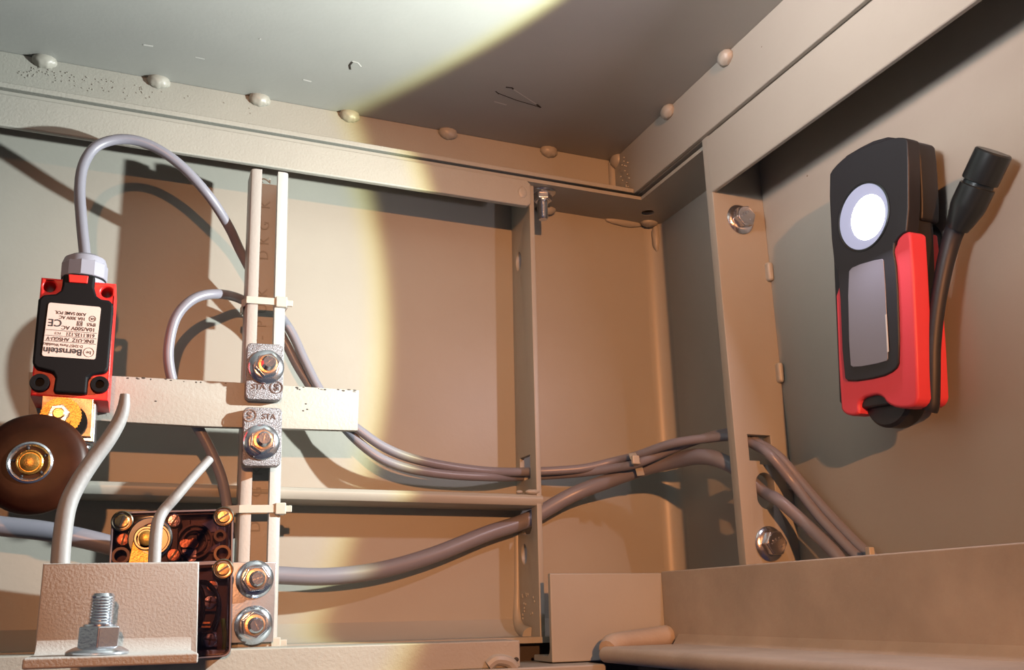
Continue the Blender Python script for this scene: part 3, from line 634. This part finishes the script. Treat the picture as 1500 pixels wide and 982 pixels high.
# ================================================================== CABLES
def cable(pts, r, label): 
    bm = B(); tube(bm, pts, r, 20); return tag(obj('cable', bm, grey_pvc), label, 'cable', 'grey cables')
gtop = g0 + FS.v * .027
A = [gtop, at(119, 318, .872), at(117, 275, .878), at(123, 240, .882), at(142, 214, .885), at(178, 204, .888), at(218, 212, .890), at(262, 240, .893), at(305, 286, .905), at(335, 332, .930), at(354, 372, .950), at(386, 430, .962),
     at(424, 482, .965), at(446, 528, .962), at(468, 571, .958), at(496, 606, .955), at(527, 631, .952), at(562, 655, .950), at(604, 672, .950), at(660, 684, .953), at(720, 691, .958), Vector((.411, .968, .1500)),
     at(850, 687, .950), at(900, 676, .936), at(932, 668, .906), at(985, 650, .860), at(1040, 642, .825), at(1078, 640, .795), Vector((.585, .778, .158)), at(1128, 667, .755), atX(1165, 712, .606), atX(1200, 757, .609), atX(1240, 800, .610), atX(1262, 822, .610), atX(1290, 860, .610)]
cable(A, .0050, 'thin grey cable arching out of the red switch and across to the right')
Bp = [at(337, 790, .925), at(333, 745, .925), at(326, 706, .922), at(315, 675, .920), at(298, 640, .918), at(282, 615, .917), at(262, 580, .917), at(250, 548, .915), at(247, 510, .912), at(258, 465, .910), at(284, 438, .912), at(318, 431, .925), at(354, 439, .958), at(396, 466, .967),
      at(418, 502, .973), at(438, 540, .972), at(466, 582, .968), at(500, 622, .962), at(530, 652, .955), at(562, 674, .950), at(604, 688, .950), at(660, 696, .953), at(720, 699, .958), Vector((.411, .968, .1445)) + Vector((0, .012, .0015)),
      at(850, 693, .956), at(900, 686, .928), at(934, 679, .901), at(985, 658, .873), at(1035, 641, .838), at(1078, 634, .800), Vector((.592, .7795, .1605)), at(1143, 671, .757), atX(1178, 712, .613), atX(1220, 760, .616), atX(1262, 803, .616), atX(1292, 828, .616), atX(1320, 862, .616)]
cable(Bp, .0050, 'thin grey cable looping left of the rail from the smoked switch')
Cp = [at(-60, 762, .930), at(0, 771, .930), at(70, 779, .930), at(150, 796, .930), at(240, 822, .940), at(330, 838, .960), at(408, 843, .965), at(478, 845, .965), at(555, 836, .968), at(633, 814, .970), at(711, 783, .974), Vector((.411, .977, .0960)), at(835, 727, .968), at(885, 707, .948), at(938, 688, .918), at(985, 676, .886), at(1030, 669, .838), at(1070, 682, .803), Vector((.591, .778, .110)) , at(1140, 733, .750), atX(1180, 768, .600), atX(1224, 812, .600), atX(1250, 850, .600)]
cable(Cp, lambda t: .0088 - .0026 * min(1, max(0, (t - .74) / .08)), 'thick grey cable sagging along the bottom of the rear wall')
# tie round the bundle and the one at the end
c1 = at(931, 683, .905)
t = thing('cable_tie', 'small pale cable tie bundling the grey cables between the two posts', 'cable tie', c1)
def strap(path_px, Y, wd, t):
    b_ = B(); pts = [at(x, y, Y_) for (x, y), Y_ in zip(path_px, Y)]; n = Vector((.75, -.3, .1)).normalized() * wd
    for a, b in zip(pts, pts[1:]):
        o = Vector((.3, .8, .1)).normalized() * .0012; hull8(b_, [a - n, a + n, a + n + o, a - n + o], [b - n, b + n, b + n + o, b - n + o])
    return b_
obj('strap', strap([(926, 664), (929, 672), (933, 680), (936, 686), (939, 697)], (.902, .8935, .895, .903, .907), .0042, t), nylon, t)
b_ = B(); c2 = at(931, 674, .893); box(b_, c2.x - .0045, c2.x + .0045, c2.y - .002, c2.y + .003, c2.z - .005, c2.z + .005); obj('head', b_, nylon, t, bevel=.0015)
c3 = atX(1276, 812, .603); t = thing('cable_tie', 'pale cable tie head peeping over the long dusty angle', 'cable tie', c3)
b_ = B(); box(b_, c3.x - .004, c3.x + .020, c3.y - .009, c3.y + .009, c3.z - .012, c3.z - .001); obj('strap', b_, nylon, t, bevel=.001)
b_ = B(); box(b_, c3.x - .003, c3.x + .003, c3.y - .002, c3.y + .004, c3.z - .003, c3.z + .006); obj('head', b_, nylon, t, bevel=.001)

# ================================================================== BOLTS ON THE FRAME
fq = Frame((0, .772, 0), (1, 0, 0), (0, 0, 1))
bolt_head(onf(fq, 1084, 322, .0002), 'dull hex bolt near the top of the wide right post', '8.8', 'flange bolts on the right post', .2)
bolt_head(onf(fq, 1127, 797, .0002), 'dull hex bolt near the foot of the wide right post', '8.8', 'flange bolts on the right post', .05)
fd = Frame((.431, .952, .4985), (1, 0, 0), (0, 1, 0)); fd = Frame(fd.o, (1, 0, 0), (0, -1, 0)); fd.w = -Vector((0, 0, 1)); fd.u = Vector((1, 0, 0)); fd.v = Vector((0, -1, 0))
flange_nut(fd, 'dark nut and stud hanging under the flange beside the beam end', None, stud=.026, slot=False, scale=1.0)

# ================================================================== FRONT BRACKET
YK = .625
fk = Frame((0, YK, 0), (1, 0, 0), (0, 0, 1))
k0 = fk.uv(63, 826); k1 = fk.uv(292, 823); k2 = fk.uv(290, 955); k3 = fk.uv(50, 962)
br = thing('angle_bracket', 'stout pale angle bracket with a bolt through its foot, lower left', 'angle bracket', at(170, 950, .61))
zb = k2[1]
bm = plate([k0, k1, (k2[0] - .0003, zb - .004), (k3[0], zb - .004)], [], .007, .0012); obj('upright', bm, paint_bracket, br, frame=fk)
yf = .580; ft = Frame((0, yf, 0), (1, 0, 0), (0, 0, 1)); l = ft.uv(33, 966)[0]; r = ft.uv(291, 958)[0]; zt = ft.uv(160, 961)[1]; zt = min(zt, zb + .001)
bm = B(); hull8(bm, [(l, yf, zt), (r, yf, zt), (k1[0], .632, zt), (k3[0] - .001, .632, zt)], [(l, yf, zt - .0058), (r, yf, zt - .0058), (k1[0], .632, zt - .0058), (k3[0] - .001, .632, zt - .0058)]); obj('foot', bm, paint_bracket, br, bevel=.0012)
fp_ = [(.6255, zt - .001)] + [(.6255 - .011 + .011 * math.cos(a), zt + .011 - .011 * math.sin(a)) for a in [PI / 2 * i / 8 for i in range(9)]][::-1] 
fp_ = [(.6255, zt - .001), (.6145, zt - .001)] + [(.6145 + .011 * math.sin(a), zt + .011 - .011 * math.cos(a)) for a in [PI / 2 * i / 8 for i in range(9)]]
bm = B(); hull8(bm, [(k3[0] + .0005, y, z) for y, z in fp_], [(k1[0] - .0012, y, z) for y, z in fp_]); obj('inner_fillet', bm, paint_bracket, br)
nb = at(143, 951, .601); nb.z = zt + .0003
fn = Frame(nb, (1, 0, 0), (0, 1, 0)); fn.u = Vector((1, 0, 0)); fn.v = Vector((0, 1, 0)); fn.w = Vector((0, 0, 1))
flange_nut(fn, 'shiny threaded stud and nut standing on the foot of the front bracket', None, stud=.0222, slot=False, a0=.52, scale=1.0, hexh=.0152)
# bent rods
def rod(pts, r, label):
    bm = B(); tube(bm, pts, r, 14); return tag(obj('bent_rod', bm, rod_m), label, 'metal rod', 'bent rods behind the front bracket')
rod([at(86, 862, .642), at(88, 830, .645), at(91, 790, .65), at(98, 745, .655), at(112, 712, .66), at(135, 676, .665), at(158, 645, .668), at(174, 618, .67), at(181, 597, .67), at(183, 578, .67)], lambda t: .0057 - .0026 * t ** 4, 'thick bent grey rod rising in front of the red switch and roller')
rod([at(224, 860, .641), at(226, 825, .65), at(228, 790, .66), at(231, 766, .665), at(240, 748, .67), at(256, 730, .672), at(282, 700, .68), at(307, 673, .69)], lambda t: .0040 - .0008 * t ** 3, 'thin bent grey rod crossing in front of the smoked switch')

# ================================================================== WORK LAMP
z5 = lambda x, y: (1180 + x / 2.134, 180 + y / 2.134)
XF = .569
c0 = atX(1277, 318, XF)
FL = Frame(c0, (0, -1, 0), (0, -.115, .993)); FL.w = Vector((-1, 0, 0)); FL.u = FL.v.cross(FL.w).normalized()
lampo = thing('work_lamp', 'red and black inspection lamp, switched on, held to the right wall', 'work lamp', FL.o + Vector((.03, 0, -.17)), FL)
tl = lambda pts, w_=0: [FL.uv(*z5(*p), w_) for p in pts]
HD = tl([(75, 168), (92, 140), (130, 105), (175, 82), (230, 60), (285, 46), (318, 48), (326, 62), (326, 338), (300, 352), (276, 385), (290, 470), (298, 745), (285, 775), (240, 797), (140, 812), (122, 795), (108, 470), (88, 428)])
CORE = tl([(150, 175), (165, 145), (190, 115), (230, 92), (275, 70), (320, 58), (350, 62), (362, 80), (380, 345), (398, 845), (385, 880), (200, 905), (170, 880), (150, 428)], -.028)
b_ = B(); prism(b_, CORE, -.036, -.004); core = obj('body', b_, black_lamp, lampo, frame=FL, bevel=.002)
SHB = tl([(89, 428), (276, 395), (290, 352), (305, 338), (322, 340), (330, 352), (352, 850), (345, 880), (325, 892), (285, 893), (254, 880), (238, 856), (215, 850), (172, 862), (164, 884), (170, 905), (150, 918), (120, 912), (106, 890)])
b_ = B(); prism(b_, soften(SHB, 1), -.018, .000); tag(obj('front_shell', b_, red_lamp, lampo, frame=FL, bevel=.003), 'red rubber front shell')
b_ = B(); prism(b_, soften(HD, 1), -.012, .0018); tag(obj('front_panel', b_, black_lamp, lampo, frame=FL, bevel=.0015), 'black front panel')
RS = tl([(200, 700), (385, 346), (402, 352), (434, 850), (428, 878), (405, 894), (290, 905), (210, 900)], -.038)
b_ = B(); prism(b_, soften(RS, 1), -.044, -.031); tag(obj('rear_shell', b_, red_lamp, lampo, frame=FL, bevel=.002), 'red rubber rear shell')
b_ = B(); prism(b_, soften(tl([(215, 110), (320, 58), (375, 64), (388, 78), (398, 240), (396, 330), (250, 330)], -.032), 1), -.040, -.020); obj('rear_housing', b_, black_lamp, lampo, frame=FL, bevel=.002)
# magnet foot against the wall
b_ = B(); lathe(b_, FL.pt(.004, -.02, -.0545), FL.w, [(.020, 0), (.020, .012), (.016, .016)], 36); obj('magnet_foot', b_, black_metal, lampo)
# swivel at the lower end
sv = FL.uv(*z5(265, 875), -.015); b_ = B(); lathe(b_, FL.pt(sv[0], sv[1] + .006, -.030), FL.w, [(.026, 0), (.0275, .003), (.0275, .017), (.025, .020)], 48); obj('swivel', b_, black_lamp, lampo)
# lens
lc = FL.uv(*z5(184, 296)); lr_u = .0245; lr_v = .0385
def ell(k): return circ(lc[0], lc[1], .0262 * k, 48, .0330 * k)
LC = FL.uv(1267, 318)
R0 = .0300
def lens_lathe(nm, prof, m, lab=None): 
    b_ = B(); lathe(b_, FL.pt(LC[0], LC[1], .0018), FL.w, prof, 56); o = obj(nm, b_, m, lampo); return tag(o, lab)
lens_lathe('lens_rim', [(R0 + .0012, -.002), (R0 + .0012, .0006), (R0, .0012), (R0 - .0008, .0004), (R0 - .0008, -.001)], black_metal)
lens_lathe('reflector', [(R0 - .0006, -.001), (R0 - .0008, .0003), (.0195, .0005)], lens_ring, 'bluish reflector round the light')
u_off = FL.uv(1274, 319)
b_ = B(); lathe(b_, FL.pt(u_off[0], u_off[1], .0021), FL.w, [(.0200, -.001), (.0200, .0003), (.015, .0022), (.008, .0031), (0, .0034)], 48); tag(obj('light_source', b_, lens_glow, lampo), 'glaring white light source')
# diffuser window
wq = tl([(132, 470), (150, 448), (238, 424), (246, 432), (260, 735), (252, 748), (152, 767), (138, 755)], .002)
b_ = B(); prism(b_, soften(wq, 1), -.001, .0024); tag(obj('light_bar', b_, window_m, lampo, frame=FL, bevel=.0005), 'unlit grey light bar window')
wq = tl([(248, 600), (252, 598), (259, 715), (254, 718)], .003); b_ = B(); prism(b_, wq, .0023, .0027); obj('light_bar_edge', b_, chip_white, lampo, frame=FL)
# bendable arm with magnetic tip, folded beside the body
XA = .600
b_ = B(); tube(b_, [atX(1362, 602, .588), atX(1365, 590, .588), atX(1366, 550, .588), atX(1367, 505, .589), atX(1373, 450, .592), atX(1384, 390, .597), atX(1396, 345, XA), atX(1410, 314, XA)], lambda t: .0062 + .0022 * max(0, t - .6) / .4, 18); arm = tag(obj('bendable_arm', b_, black_lamp, lampo))
p0, p1 = atX(1402, 336, XA), atX(1456, 222, XA); ax = (p1 - p0); L_ = ax.length
b_ = B(); lathe(b_, p0, ax, [(.0085, 0), (.0105, .006), (.0135, L_ * .28), (.0138, L_ * .34), (.0138, L_ * .56), (.0120, L_ * .57), (.0118, L_ * .61), (.0138, L_ * .62), (.0142, L_ * .64), (.0142, L_ * .98), (.0132, L_)], 36); tag(obj('magnetic_tip', b_, black_metal, lampo), 'dark machined metal tip')
